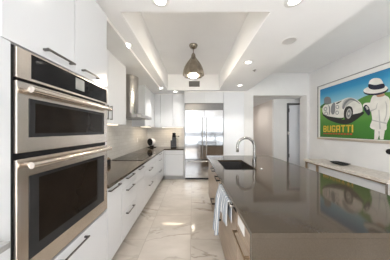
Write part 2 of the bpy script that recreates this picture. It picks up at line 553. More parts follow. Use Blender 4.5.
def cabinet(name, label, fr, u0, u1, z0, z1, depth, fronts, group=None, toe=False, hollow=False,
            fm=None, hm=None, cat='cabinet', bodym=None, openings=None):
    fm = fm or lacquer; hm = hm or bar_metal; bodym = bodym or carcass_m
    base = W(fr, (u0 + u1) / 2, -depth / 2, 0 if toe else z0)
    t = thing(name, base, label, cat, group)
    mb = MB()
    if hollow:
        fbox(mb, fr, u0, u0 + .018, -depth, -.022, z0, z1)
        fbox(mb, fr, u1 - .018, u1, -depth, -.022, z0, z1)
        fbox(mb, fr, u0 + .018, u1 - .018, -depth, -depth + .018, z0, z1)
        fbox(mb, fr, u0 + .018, u1 - .018, -depth + .018, -.022, z0, z0 + .018)
    elif openings:
        za, zb = openings
        fbox(mb, fr, u0, u1, -depth, -.022, z0, za)
        fbox(mb, fr, u0, u1, -depth, -.022, zb, z1)
        fbox(mb, fr, u0, u0 + .042, -depth, -.004, za, zb)
        fbox(mb, fr, u1 - .008, u1, -depth, -.004, za, zb)
        fbox(mb, fr, u0 + .042, u1 - .008, -depth, -depth + .02, za, zb)
    else:
        fbox(mb, fr, u0, u1, -depth, -.022, z0, z1)
    part('carcass', mb, bodym, t)
    if toe:
        mb = MB(); fbox(mb, fr, u0, u1, -depth, -.075, 0.0, z0)
        part('toe_kick', mb, toe_m, t)
    for (kind, a, b, za, zb, pull) in fronts:
        mb = MB(); g = .0026
        fbox(mb, fr, a + g, b - g, -.020, 0.0, za + g, zb - g, .0015)
        f = part(kind, mb, fm, t)
        if pull:
            part('handle', bar_pull(fr, *pull), hm, f, 'dark metal bar handle')
    return t

FL = ('L', -0.834)      # left run base fronts
# ------------------------------------------------------------------ oven tower
cabinet('oven_cabinet', 'tall white cabinet surrounding the built-in double oven', FL, 0.70, 1.574, 0.12, 2.575, 0.655, [
    ('door', 0.70, 1.145, 1.861, 2.575, ('h', 1.0, 1.905, 0.215)),
    ('door', 1.145, 1.574, 1.861, 2.575, ('h', 1.308, 1.905, 0.205)),
    ('drawer', 0.715, 1.574, 0.12, 0.672, ('h', 1.13, 0.628, 0.26)),
], toe=True, openings=(0.672, 1.861), bodym=lacquer)
m = MB(); m.box(XL, -0.87, 0.70, 4.7, 2.577, LOW - .001)
struct('trim_1', m, trim_white, 'white filler strip between the left cabinets and ceiling', 'trim')

ov = thing('double_oven', (-1.1, 1.15, 0.69), 'built-in stainless steel double wall oven with black glass', 'oven')
m = MB(); m.box(-1.42, -0.846, 0.744, 1.563, 0.676, 1.857)
part('body', m, black_m, ov)
xf0, xf1 = -0.846, -0.824
m = MB(); m.box(xf0, xf1, 0.754, 1.563, 1.703, 1.850, .002)
cp = part('control_panel', m, steel_oven, ov)
m = MB(); m.box(xf1, xf1 + .002, 0.825, 1.545, 1.716, 1.840)
part('control_glass', m, black_glass, cp, 'black glass control strip')
m = MB(); m.box(xf1 + .002, xf1 + .003, 1.135, 1.225, 1.745, 1.825)
part('display', m, noise_tint(mat('display_grey', (0.30, 0.31, 0.30), 0.2), (0.28, 0.29, 0.28), (0.33, 0.34, 0.33), 20), cp, 'small grey control display')
def oven_door(z0, z1, g0, g1, hz):
    m = MB(); m.box(xf0, xf1, 0.754, 1.563, z0, z1, .003)
    dr = part('oven_door', m, steel_oven, ov)
    m = MB(); m.box(xf1, xf1 + .003, 0.812, 1.500, g0, g1, .001)
    dwn = part('door_window', m, glass_border, dr, 'dark glass oven window')
    e_ = .30 * (g1 - g0) if g1 - g0 < .25 else .055
    if g1 - g0 > .25:
        m = MB(); m.box(xf1 + .003, xf1 + .0036, 0.812 + .05, 1.500 - .11, g0 + .06, g1 - .02)
    else:
        m = MB(); m.box(xf1 + .003, xf1 + .0036, 0.812 + .03, 1.500 - .03, g0 + .02, g1 - .02)
    part('inner_pane', m, oven_glass, dwn, 'near-black inner pane')
    m = MB()
    m.tube([(-0.785, 0.785, hz), (-0.785, 1.545, hz)], .0165, 16)
    for yy in (0.815, 1.515):
        m.tube([(xf1, yy, hz), (-0.785, yy, hz)], .010, 10)
    part('handle', m, steel_oven, dr, 'round steel oven handle')
oven_door(1.341, 1.690, 1.416, 1.613, 1.652)
oven_door(0.695, 1.312, 0.797, 1.222, 1.280)

# ledge at the very left edge, nearer than the tower
lc = thing('sideboard', (-1.14, 0.2, 0), 'white sideboard with a grey stone top beside the oven tower', 'sideboard')
m = MB(); m.box(-1.495, -0.80, -0.6, 0.690, 0.0, 0.949)
part('body', m, lacquer, lc)
m = MB(); m.box(-1.495, -0.778, -0.6, 0.692, 0.949, 0.977, .002)
part('top', m, ledge_stone, lc, 'grey stone top')

# ------------------------------------------------------------------ left base run
G = 'white base cabinets under the left worktop'
ZT = 0.882
ZF = 0.870      # fronts stop short: gap added as a dark shadow line below the worktop
def three(u0, u1, hl):
    c = (u0 + u1) / 2
    return [('drawer', u0, u1, .735, ZF, ('h', c, .848, hl)), ('drawer', u0, u1, .44, .735, ('h', c, .70, hl)),
            ('drawer', u0, u1, .12, .44, ('h', c, .408, hl))]
cabinet('base_cabinet', 'narrow white base cabinet with one tall front, right after the oven', FL, 1.578, 1.897, .12, ZT, .63,
        [('door', 1.578, 1.897, .12, ZF, ('h', 1.71, .848, .24))], G, toe=True)
cabinet('base_cabinet', 'white three-drawer base unit, second from the oven tower', FL, 1.899, 2.385, .12, ZT, .63, three(1.899, 2.385, .24), G, toe=True)
cabinet('base_cabinet', 'white base cabinet with one tall front, just before the cooktop', FL, 2.387, 2.79, .12, ZT, .63,
        [('drawer', 2.387, 2.79, .66, ZF, ('h', 2.6, .848, .22)), ('door', 2.387, 2.79, .12, .66, None)], G, toe=True)
cabinet('base_cabinet', 'wide white base unit with two deep drawers directly below the cooktop', FL, 2.792, 3.80, .12, ZT, .63,
        [('panel', 2.792, 3.80, .735, ZF, None), ('drawer', 2.792, 3.80, .44, .735, ('h', 3.2, .69, .24)),
         ('drawer', 2.792, 3.80, .12, .44, ('h', 3.2, .40, .24))], G, toe=True)
cabinet('base_cabinet', 'white drawer unit past the cooktop, nearest the kitchen corner', FL, 3.802, 4.50, .12, ZT, .63, three(3.802, 4.50, .22), G, toe=True)
FB = ('B', 4.74)
m = MB(); m.box(XL + .012, -0.834, 4.502, 5.34, .12, ZF); m.box(XL + .012, -0.909, 4.502, 5.34, 0, .12)
solo('corner_cabinet', m, lacquer, 'plain white corner unit joining the two runs of base cabinets', 'cabinet')
cabinet('base_cabinet', 'white cabinet below the coffee machine with drawer over one door', FB, -0.832, -0.250, .12, ZT, .60,
        [('filler_panel', -0.832, -0.80, .12, ZF, None), ('drawer', -0.80, -0.255, .745, ZF, None), ('door', -0.80, -0.255, .12, .745, None)], toe=True)

# L-shaped worktop
m = MB()
m.box(XL + .011, -0.814, 1.578, 4.72, ZT, .914)
m.box(XL + .011, -0.245, 4.72, YB - .012, ZT, .914)
solo('worktop', m, stone, 'dark taupe stone L-shaped worktop under the white wall cabinets', 'worktop')

ck = thing('cooktop', (-1.14, 3.33, .914), 'flat black glass cooktop set in the left worktop', 'cooktop')
m = MB(); m.box(-1.43, -0.885, 2.88, 3.80, .914, .920, .002)
part('glass_top', m, black_glass, ck)
ring_m = noise_tint(mat('burner_ring', (0.06, 0.06, 0.065), 0.2), (0.022, 0.022, 0.024), (0.03, 0.03, 0.032), 9)
for (bx, by, br_) in ((-1.28, 3.08, .10), (-1.02, 3.08, .075), (-1.28, 3.58, .075), (-1.02, 3.58, .10), (-1.15, 3.33, .12)):
    m = MB(); m.capends = False; m.lathe([(br_ - .004, .9201), (br_ - .004, .9206), (br_, .9206), (br_, .9201)], (bx, by, 0), 32)
    part('burner_ring', m, ring_m, ck)

# ------------------------------------------------------------------ wall cabinets
FU = ('L', -1.17)
GU = 'white wall cabinets on the hood wall'
cabinet('wall_cabinet', 'white wall cabinet with paired upright bar handles, between oven and hood', FU, 1.578, 2.845, 1.548, 2.575, .325,
        [('door', 1.578, 2.235, 1.548, 2.575, ('v', 2.185, 1.70, .20)), ('door', 2.235, 2.845, 1.548, 2.575, ('v', 2.29, 1.70, .20))], GU, bodym=lacquer)
cabinet('wall_cabinet', 'white wall cabinet past the range hood, next to the corner', FU, 3.975, 5.00, 1.548, 2.575, .325,
        [('door', 3.975, 4.48, 1.548, 2.575, ('h', 4.36, 1.575, .16)), ('door', 4.48, 5.00, 1.548, 2.575, None)], GU, bodym=lacquer)
FBU = ('B', 5.03)
m = MB(); m.box(XL + .012, -1.0, 5.02, 5.345, 1.548, 2.575)
solo('corner_wall_cabinet', m, lacquer, 'narrow white corner wall cabinet above the round black-faced appliance', 'cabinet')
cabinet('wall_cabinet', 'white two-door wall cabinet above the coffee machine', FBU, -0.995, -0.242, 1.548, 2.575, .315,
        [('door', -0.995, -0.618, 1.548, 2.575, None), ('door', -0.618, -0.242, 1.548, 2.575, None)], bodym=lacquer)
m = MB(); m.box(-1.16, -0.242, 5.05, 5.35, 2.577, LOW - .001)
struct('trim_2', m, trim_white, 'white filler above the back wall cabinets', 'trim')

# under-cabinet light strips
def strip(x0, x1, y0, y1, label, rot, sx, sy, watts):
    m = MB(); m.box(x0, x1, y0, y1, 1.536, 1.547)
    o = solo('strip_light', m, strip_glow, label, 'light')
    a = area_light('strip_light_lamp', ((x0 + x1) / 2, (y0 + y1) / 2, 1.533), (0, 0, 0), sx, sy, watts, (1.0, 0.80, 0.56))
strip(-1.30, -1.27, 4.05, 4.95, 'slim warm strip light beneath the cabinet past the hood', 0, .04, .9, UNDERCAB_W)
strip(-0.95, -0.30, 5.14, 5.17, 'slim warm strip light beneath the cabinet above the coffee machine', 0, .65, .04, UNDERCAB_W)
strip(-1.30, -1.27, 1.7, 2.75, 'slim warm strip light beneath the cabinet between oven and hood', 0, .04, 1.0, UNDERCAB_W)

# ------------------------------------------------------------------ range hood
hd = thing('range_hood', (-1.3, 3.41, 1.69), 'stainless steel range hood with a curved chimney above the cooktop', 'range hood')
def hoodpt(u, v, z): return Vector((u, v, z))
def bow(y0, y1, xa, xb, n=14):
    pts = [(XL + .012, y0)]
    for k in range(n + 1):
        t = k / n
        pts.append((xa + (xb - xa) * math.sin(PI * t) ** 0.8, y0 + (y1 - y0) * t))
    pts.append((XL + .012, y1))
    return pts
hood_steel = noise_tint(mat('hood_steel', (0.5, 0.48, 0.46), 0.26, 1.0), (0.42, 0.40, 0.38), (0.50, 0.48, 0.46), 60, (1, 1, 12))
m = MB(); m.prism(bow(3.22, 3.60, -1.25, -1.15), hoodpt, 1.80, LOW - .001)
part('chimney', m, hood_steel, hd)
m = MB(); m.prism(bow(3.14, 3.68, -1.18, -1.08), hoodpt, 1.755, 1.80)
part('collar', m, hood_steel, hd)
m = MB(); m.prism([(XL + .012, 2.96), (-1.02, 2.96), (-0.96, 3.02), (-0.945, 3.41), (-0.96, 3.80), (-1.02, 3.86), (XL + .012, 3.86)], hoodpt, 1.70, 1.755)
part('canopy', m, hood_steel, hd)
m = MB(); m.box(-1.42, -1.03, 3.02, 3.39, 1.694, 1.70); m.box(-1.42, -1.03, 3.43, 3.80, 1.694, 1.70)
part('filter', m, chrome, hd)

# ------------------------------------------------------------------ refrigerator and tall units
FX0, FX1, FY = -0.222, 0.916, 4.72
rf = thing('refrigerator', ((FX0 + FX1) / 2, 5.0, 0), 'wide stainless steel french-door refrigerator with bottom freezer drawer', 'refrigerator')
m = MB(); m.box(FX0 + .002, FX1 - .002, FY + .03, 5.34, .06, 2.245)
part('body', m, charcoal, rf)
m = MB(); m.box(FX0 + .012, FX1 - .012, FY + .08, 5.30, 0.0, .06)
part('toe_grille', m, black_m, rf, 'black toe grille')
m = MB(); m.box(FX0 + .006, FX1 - .006, FY, FY + .03, 2.062, 2.240, .003)
for k in range(5):
    zz = 2.085 + k * .03
    m.box(FX0 + .03, FX1 - .03, FY - .006, FY, zz, zz + .014, .002)
grille_steel = noise_tint(mat('grille_steel', (0.3, 0.29, 0.28), 0.38, 1.0), (0.17, 0.165, 0.16), (0.23, 0.225, 0.22), 40, (12, 1, 1))
part('top_grille', m, grille_steel, rf, 'darker louvred steel top grille')
XM = 0.352
def bulged(x0, x1, z0, z1, amt):
    mb = MB(); mb.smooth = True
    n = 14
    rows = []
    for k in range(n + 1):
        t = k / n
        xx = x0 + (x1 - x0) * t
        yy = FY - .012 - amt * (1 - (2 * t - 1) ** 2)
        rows.append((mb.bm.verts.new((xx, yy, z0)), mb.bm.verts.new((xx, yy, z1))))
    fs = []
    for a, b in zip(rows, rows[1:]):
        fs.append(mb.bm.faces.new((a[0], b[0], b[1], a[1])))
    back = [(mb.bm.verts.new((x0, FY + .03, z0)), mb.bm.verts.new((x0, FY + .03, z1))),
            (mb.bm.verts.new((x1, FY + .03, z0)), mb.bm.verts.new((x1, FY + .03, z1)))]
    mb._fin(fs)
    mb.smooth = False
    g = [mb.bm.faces.new((back[0][0], rows[0][0], rows[0][1], back[0][1])),
         mb.bm.faces.new((rows[-1][0], back[1][0], back[1][1], rows[-1][1])),
         mb.bm.faces.new([r[1] for r in rows] + [back[1][1], back[0][1]]),
         mb.bm.faces.new([r[0] for r in reversed(rows)] + [back[0][0], back[1][0]])]
    mb._fin(g)
    return mb
for (a, b, hx) in ((FX0 + .014, XM - .006, XM - .058), (XM + .006, FX1 - .014, XM + .058)):
    dr = part('door', bulged(a, b, .618, 2.046, .004), fridge_steel, rf)
    m = MB(); m.tube([(hx, FY - .068, .66), (hx, FY - .068, 1.84)], .013, 12)
    for zz in (.70, 1.80):
        m.tube([(hx, FY - .012, zz), (hx, FY - .068, zz)], .010, 10)
    part('handle', m, hood_steel, dr, 'long upright steel bar handle')
dr = part('drawer', bulged(FX0 + .014, FX1 - .014, .066, .598, .004), fridge_steel, rf)
m = MB(); m.tube([(FX0 + .10, FY - .068, .555), (FX1 - .10, FY - .068, .555)], .013, 12)
for xx in (FX0 + .15, FX1 - .15):
    m.tube([(xx, FY - .012, .555), (xx, FY - .068, .555)], .010, 10)
part('handle', m, steel, dr, 'long level steel bar handle')

FT = ('B', 4.715)
cabinet('wall_cabinet', 'low two-door white cabinet right above the refrigerator', FT, FX0, FX1, 2.255, 2.575, .60,
        [('door', FX0, XM, 2.255, 2.575, ('h', XM - .30, 2.285, .22)), ('door', XM, FX1, 2.255, 2.575, ('h', XM + .30, 2.285, .22))], bodym=lacquer, hm=lacquer)
m = MB(); m.box(FX0 - .018, FX0 - .001, 4.70, 5.345, 0, 2.575)
solo('end_panel', m, lacquer, 'thin white upright panel along the near side of the refrigerator', 'panel')
cabinet('pantry_cabinet', 'tall white pantry with upper and lower doors beside the refrigerator', FT, FX1 + .004, 1.518, .10, 2.575, .60,
        [('door', FX1 + .004, 1.518, 1.545, 2.575, None), ('door', FX1 + .004, 1.518, .10, 1.545, None)], toe=True, bodym=lacquer)
m = MB(); m.box(FX0 - .018, 1.518, 4.725, 5.35, 2.577, LOW - .001)
struct('trim_3', m, trim_white, 'white filler above the refrigerator and pantry', 'trim')

# ------------------------------------------------------------------ island
IX0, IX1, IY0, IY1 = 0.312, 1.63, 0.843, 3.46
SX0, SX1, SY0, SY1 = 0.455, 0.895, 2.205, 2.93
FI = ('I', 0.345)
m = MB()
zt0 = .886
m.box(IX0, SX0, IY0, IY1, zt0, .914)
m.box(SX1, IX1, IY0, IY1, zt0, .914)
m.box(SX0, SX1, IY0, SY0, zt0, .914)
m.box(SX0, SX1, SY1, IY1, zt0, .914)
it = thing('island_worktop', ((IX0 + IX1) / 2, (IY0 + IY1) / 2, 0), 'large glossy taupe stone island top with a waterfall end', 'worktop')
part('slab', m, stone, it)
m = MB(); m.box(IX0, IX1, IY0, IY0 + .03, 0, zt0 - .0005)
part('waterfall_end', m, stone, it)

GI = 'oak units along the aisle side of the island'
cabinet('island_cabinet', 'oak island drawer unit with a white socket, at the waterfall end', FI, IY0 + .034, 1.260, .10, .884, .60,
        [('panel', IY0 + .034, 1.260, .708, .884, None),
         ('drawer', IY0 + .034, 1.260, .41, .708, ('h', 1.11, .675, .28)),
         ('drawer', IY0 + .034, 1.260, .10, .41, ('h', 1.11, .378, .28))], GI, toe=True, fm=wood, hm=bronze, bodym=wood)
dw = thing('dishwasher', (0.64, 1.575, 0), 'oak-fronted dishwasher with a towel bar, in the island', 'dishwasher')
m = MB(); m.box(0.367, 0.93, 1.266, 1.868, .10, .884); m.box(0.42, 0.93, 1.266, 1.868, 0, .10)
part('body', m, charcoal, dw)
m = MB(); m.box(0.345, 0.366, 1.264, 1.870, .10, .80, .002)
part('door', m, wood, dw)
m = MB(); m.box(0.345, 0.366, 1.264, 1.870, .803, .884, .002)
part('control_strip', m, black_glass, dw, 'black control strip')
m = MB(); m.tube([(0.308, 1.272, .850), (0.308, 1.83, .850)], .011, 12)
for yy in (1.292, 1.81):
    m.tube([(0.345, yy, .850), (0.308, yy, .850)], .009, 10)
part('handle', m, steel, dw, 'steel towel bar handle')
cabinet('island_cabinet', 'long oak island unit below the sink, nearest the refrigerator', FI, 1.874, 3.43, .10, .884, .60,
        [('drawer', 1.874, 2.20, .40, .884, ('h', 2.04, .845, .20, .055, .016)), ('drawer', 1.874, 2.20, .10, .40, ('h', 2.04, .365, .20, .055, .016)),
         ('door', 2.20, 2.82, .40, .884, ('h', 2.49, .845, .20, .055, .016)), ('drawer', 2.20, 2.82, .10, .40, ('h', 2.47, .365, .20, .055, .016)),
         ('door', 2.82, 3.43, .10, .884, None)], GI, toe=True, hollow=True, fm=wood, hm=black_m, bodym=wood)
m = MB(); m.box(0.95, 1.30, IY0 + .034, 3.43, .0, .884)
solo('island_back_panel', m, wood, 'plain oak back half of the island under the overhang', 'island base')
m = MB()
m.box(0.341, 0.3446, 1.062, 1.205, .750, .820, .001)
so = thing('wall_socket', (0.343, 1.133, .750), 'white double socket plate on the oak island side, near the corner', 'socket')
part('cover_plate', m, plate_white, so)
for yy in (1.10, 1.167):
    m = MB(); m.box(0.3405, 0.341, yy - .014, yy + .014, .768, .802)
    part('outlet', m, trim_white, so)

# sink, faucet, air switch
sk = thing('sink', (0.675, 2.567, .66), 'dark undermount single-bowl sink in the island top', 'sink')
m = MB()
zb, tk = .664, .006
m.box(SX0 - .002, SX1 + .002, SY0 - .002, SY1 + .002, zb, zb + tk)
m.box(SX0 - .008, SX0 - .002, SY0 - .008, SY1 + .008, zb, .8855)
m.box(SX1 + .002, SX1 + .008, SY0 - .008, SY1 + .008, zb, .8855)
m.box(SX0 - .002, SX1 + .002, SY0 - .008, SY0 - .002, zb, .8855)
m.box(SX0 - .002, SX1 + .002, SY1 + .002, SY1 + .008, zb, .8855)
part('bowl', m, sink_m, sk)
m = MB(); m.lathe([(.045, zb + tk), (.045, zb + tk + .004), (.03, zb + tk + .004), (.028, zb + tk + .001)], (0.74, 2.567, 0), 24)
part('drain', m, chrome, sk, 'round metal drain')

fc = thing('faucet', (1.0, 2.60, .914), 'tall brushed steel gooseneck faucet beside the sink', 'faucet')
m = MB(); m.lathe([(.036, .914), (.036, .920), (.030, .923), (.029, 1.00), (.0205, 1.006), (.0205, 1.02)], (1.0, 2.60, 0), 24)
part('base', m, chrome, fc)
fx, r_ = 1.0, 0.135
pts = [(fx, 2.60, 1.018), (fx, 2.60, 1.10), (fx, 2.60, 1.195)]
for k in range(1, 15):
    a = PI * k / 14
    pts.append((fx - r_ + r_ * math.cos(a), 2.60, 1.195 + r_ * math.sin(a)))
pts += [(fx - 2 * r_, 2.60, 1.19)]
m = MB(); m.tube(pts, .0205, 16)
part('neck', m, chrome, fc)
m = MB(); m.lathe([(.0205, 1.19), (.0225, 1.18), (.0225, 1.11), (.0195, 1.105)], (fx - 2 * r_, 2.60, 0), 20)
part('spray_head', m, chrome, fc)
m = MB(); m.tube([(fx, 2.60, .965), (fx + .012, 2.565, .965)], .013, 12); m.tube([(fx + .008, 2.572, .965), (fx + .01, 2.55, 1.035)], [.007, .005], 10)
part('lever', m, black_m, fc, 'small dark lever')
m = MB(); m.lathe([(.022, .914), (.022, .919), (.014, .921), (.013, .927), (.0005, .928)], (0.963, 2.24, 0), 20)
solo('air_switch', m, chrome, 'small round metal button on the island top beside the faucet', 'button')

# striped towel over the dishwasher bar
def towel():
    mb = MB(); mb.smooth = True
    bm = mb.bm
    uvl = bm.loops.layers.uv.new('UVMap')
    nu, nv = 44, 60
    grid = []
    for i in range(nu + 1):
        s = i / nu
        y = 1.325 + 0.43 * s
        lo = 0.665 - 0.27 * max(0, min(1, (s - .50) / .12)) - 0.02 * math.sin(9 * s)
        row = []
        for j in range(nv + 1):
            t = j / nv
            back_len, r = .16, .0165
            front_len = .850 - lo
            tot = back_len + PI * r + front_len
            q = (t / .2 * back_len if t < .2 else back_len + (t - .2) / .3 * PI * r if t < .5 else back_len + PI * r + (t - .5) / .5 * front_len)
            fold = math.sin(s * 26 + 1.0) * .010 + math.sin(s * 11) * .007
            if q < back_len:
                x = .308 + r; z = .850 - (back_len - q); 
            elif q < back_len + PI * r:
                a = (q - back_len) / r
                x = .308 + r * math.cos(a); z = .850 + r * math.sin(a)
            else:
                dq = q - back_len - PI * r
                w = min(1, dq / .10)
                x = .308 - r - w * (.017 + fold) * (.25 + .9 * s) - dq * (.0 + .10 * s)
                z = .850 - dq
            yy = y + (.010 * math.sin(s * 19 + t * 3)) * min(1, t * 1.5)
            row.append((bm.verts.new((x, yy, z)), s, t))
        grid.append(row)
    for i in range(nu):
        for j in range(nv):
            q = [grid[i][j], grid[i + 1][j], grid[i + 1][j + 1], grid[i][j + 1]]
            f = bm.faces.new([v[0] for v in q]); f.smooth = True
            for lp, v in zip(f.loops, q):
                lp[uvl].uv = (v[1], v[2])
    return mb
tw = solo('dish_towel', towel(), towel_m, 'blue and white striped towel hanging over the dishwasher bar', 'towel')
sm = tw.modifiers.new('thickness', 'SOLIDIFY'); sm.thickness = .003; sm.offset = 0

# ------------------------------------------------------------------ things on the left worktop
ap = thing('countertop_appliance', (-1.285, 5.12, .914), 'small white countertop appliance with a round black face', 'appliance')
def rotz(mb, c, ang):
    bmesh.ops.rotate(mb.bm, verts=mb.bm.verts[:], cent=Vector(c), matrix=Matrix.Rotation(ang, 3, 'Z'))
ac = (-1.285, 5.12, 1.09)
AR = math.radians(-30)
m = MB(); m.lathe([(.001, -.085), (.112, -.085), (.122, -.072), (.124, .01), (.105, .05), (.001, .06)], ac, 32, 'y'); rotz(m, ac, AR)
part('housing', m, white_plastic, ap)
m = MB(); m.lathe([(.001, -.097), (.104, -.096), (.114, -.085), (.001, -.084)], ac, 32, 'y'); rotz(m, ac, AR)
part('face', m, black_m, ap, 'round black face')
m = MB(); m.box(ac[0] - .10, ac[0] + .10, ac[1] - .09, ac[1] + .09, .914, .934, .006, 2); m.box(ac[0] - .05, ac[0] + .05, ac[1] - .05, ac[1] + .03, .934, .975); rotz(m, ac, AR)
part('foot', m, black_m, ap, 'flat black foot')

cf = thing('coffee_machine', (-0.57, 5.02, .914), 'tall slim black coffee machine on the back worktop', 'coffee machine')
cx, cy = -0.57, 5.06
m = MB(); m.box(cx - .065, cx + .065, cy - .02, cy + .15, .914, 1.22, .012, 2)
part('body', m, charcoal, cf)
m = MB(); m.lathe([(.001, 1.20), (.052, 1.20), (.060, 1.22), (.060, 1.30), (.045, 1.315), (.055, 1.325), (.055, 1.36), (.035, 1.38), (.001, 1.382)], (cx - .005, cy + .01, 0), 24)
part('brew_head', m, black_m, cf)
m = MB(); m.box(cx - .085, cx + .085, cy - .14, cy + .0, .914, .945, .006, 2)
part('drip_tray', m, black_m, cf)
m = MB(); m.tube([(cx, cy - .05, 1.16), (cx, cy - .05, 1.24)], .028, 16); m.tube([(cx, cy - .05, 1.12), (cx, cy - .05, 1.16)], [.010, .018], 12)
part('spout', m, charcoal, cf)
m = MB(); m.tube([(cx + .05, cy + .01, 1.275), (cx + .13, cy - .01, 1.265)], .008, 10); m.lathe([(.001, -.02), (.018, -.014), (.02, 0), (.018, .014), (.001, .02)], (cx + .145, cy - .01, 1.268), 14)
part('lever', m, black_m, cf)
m = MB(); m.tube([(cx + .115, cy + .03, .914), (cx + .115, cy + .03, 1.19)], .007, 10)
m.tube([(cx + .115, cy + .03, 1.185), (cx + .06, cy + .03, 1.185)], .006, 10)
part('steam_wand', m, chrome, cf)
m = MB(); m.box(cx - .115, cx - .07, cy + .0, cy + .13, .914, 1.14, .01, 2)
part('water_tank', m, charcoal, cf)

jr = thing('jar', (-1.335, 2.56, .914), 'small black jar on the worktop, half hidden by the oven tower', 'jar')
m = MB(); m.lathe([(.001, .914), (.033, .914), (.036, .925), (.036, .985), (.028, .995), (.001, .996)], (-1.335, 2.56, 0), 20)
part('pot', m, black_m, jr)
m = MB(); m.lathe([(.030, .9955), (.031, 1.010), (.012, 1.014), (.012, 1.024), (.001, 1.026)], (-1.335, 2.56, 0), 20)
part('lid', m, bronze, jr)

def plate(name, label, x0, x1, y0, y1, z0, z1, kind):
    t = thing(name, ((x0 + x1) / 2, (y0 + y1) / 2, z0), label, 'socket' if kind == 'socket' else 'switch')
    m = MB(); m.box(x0, x1, y0, y1, z0, z1, .001)
    part('cover_plate', m, plate_white, t)
    side = 1 if x1 < 0 else -1
    xs = x1 if side > 0 else x0
    ym = (y0 + y1) / 2
    zm = (z0 + z1) / 2
    if kind == 'socket':
        for zz in (zm - .025, zm + .025):
            m = MB(); m.box(xs, xs + side * .002, ym - .016, ym + .016, zz - .014, zz + .014)
            part('outlet', m, trim_white, t)
    else:
        for yy in (ym - .024, ym + .024):
            m = MB(); m.box(xs, xs + side * .004, yy - .012, yy + .012, zm - .025, zm + .025, .001)
            part('rocker', m, trim_white, t)
    return t
plate('wall_socket', 'white socket plate on the tiles behind the cooktop', XL + .0101, XL + .016, 4.32, 4.40, 1.13, 1.25, 'socket')
plate('light_switch', 'white switch plate under the framed poster', XR - .006, XR - .0002, 4.20, 4.33, 1.06, 1.18, 'switch')

# ------------------------------------------------------------------ pendant, downlights, vent, speaker, sprinkler
px_, py_ = 0.02, 3.03
pd = thing('pendant_lamp', (px_, py_, 2.47), 'ribbed bronze bell-shaped pendant lamp hanging over the aisle', 'pendant lamp')
pend_m = noise_tint(mat('pendant_metal', (0.26, 0.22, 0.17), 0.27, 1.0), (0.27, 0.23, 0.185), (0.36, 0.315, 0.26), 12)
m = MB(); m.lathe([(.001, 3.059), (.078, 3.059), (.080, 3.045), (.062, 3.010), (.020, 2.985), (.001, 2.984)], (px_, py_, 0), 32)
part('canopy', m, pend_m, pd)
m = MB(); m.tube([(px_, py_, 2.99), (px_, py_, 2.86)], .009, 12); m.lathe([(.001, 2.905), (.022, 2.90), (.024, 2.875), (.001, 2.87)], (px_, py_, 0), 20)
part('rod', m, pend_m, pd)
m = MB(); m.capends = False
m.lathe([(.028, 2.886), (.035, 2.872), (.040, 2.835), (.052, 2.81), (.092, 2.758), (.132, 2.70), (.162, 2.64), (.180, 2.575), (.189, 2.51), (.189, 2.484),
         (.178, 2.474), (.122, 2.478), (.118, 2.492), (.150, 2.56), (.12, 2.65), (.07, 2.75), (.03, 2.81)], (px_, py_, 0), 96, lobes=10, lobe_amp=.055)
part('lamp_shade', m, pend_m, pd)
m = MB(); m.lathe([(.001, 2.545), (.100, 2.545), (.108, 2.530), (.104, 2.485), (.075, 2.458), (.001, 2.448)], (px_, py_, 0), 32)
part('bulb', m, pendant_glow, pd, 'glowing frosted bulb')
pl = bpy.data.lights.new('pendant_lamp_light', 'POINT'); pl.energy = PENDANT_W; pl.color = (1.0, .88, .70); pl.shadow_soft_size = .06
plo = bpy.data.objects.new('pendant_lamp_light', pl); plo.location = (px_, py_, 2.37); C.objects.link(plo)

def make_downlight():
    t = thing('downlight', (0, 0, 0), '', 'downlight', 'recessed ceiling downlights')
    m = MB(); m.lathe([(.050, -.001), (.050, -.006), (.074, -.005), (.083, -.001)], (0, 0, 0), 32)
    part('trim_ring', m, trim_white, t)
    m = MB(); m.lathe([(.001, -.0075), (.048, -.0075), (.048, -.002), (.001, -.002)], (0, 0, 0), 32)
    part('lens', m, lamp_glow, t, 'glowing lens')
    return t
dl = [
    ((-0.285, 1.434), 'glowing ceiling downlight in front of the tray edge, above the aisle'),
    ((0.91, 1.434), 'downlight over the waterfall end of the island, nearest the viewer'),
    ((-0.88, 2.17), 'downlight above the wall cabinet between oven and hood'),
    ((-0.845, 4.36), 'downlight past the range hood near the tray corner'),
    ((-0.50, 4.78), 'downlight over the coffee machine counter, against the wall cabinets'),
    ((0.95, 2.73), 'downlight over the sink side of the island, right of the tray'),
    ((1.22, 4.12), 'downlight in front of the tall pantry'),
]
first = make_downlight()
for i, ((x, y), lab) in enumerate(dl):
    o = first if i == 0 else copy_tree(first)
    o.location = (x, y, LOW)
    o['label'] = lab
    a = area_light('downlight_lamp', (x, y, LOW - .012), (0, 0, 0), .09, .09, DOWNLIGHT_W * (0.5, 0.5, 0.8, 2.0, 0.35, 1.5, 1.6)[i], (1.0, .95, .88), 'DISK')
    a.data.spread = math.radians((85, 85, 85, 100, 85, 95, 90)[i])

vt = thing('air_vent', (0.057, TY1, 2.71), 'small grey air vent on the tray edge above the refrigerator', 'vent')
m = MB(); m.box(-.098, .212, TY1 - .006, TY1 - .0005, 2.705, 2.865)
part('backing', m, vent_back, vt)
m = MB()
m.box(-.098, .212, TY1 - .014, TY1 - .006, 2.705, 2.717); m.box(-.098, .212, TY1 - .014, TY1 - .006, 2.853, 2.865)
m.box(-.098, -.086, TY1 - .014, TY1 - .006, 2.717, 2.853); m.box(.200, .212, TY1 - .014, TY1 - .006, 2.717, 2.853)
vf = part('frame', m, vent_grey, vt)
m = MB()
for k in range(8):
    zz = 2.722 + k * .0165
    m.box(-.086, .200, TY1 - .012, TY1 - .006, zz, zz + .009)
part('louvres', m, vent_grey, vt)

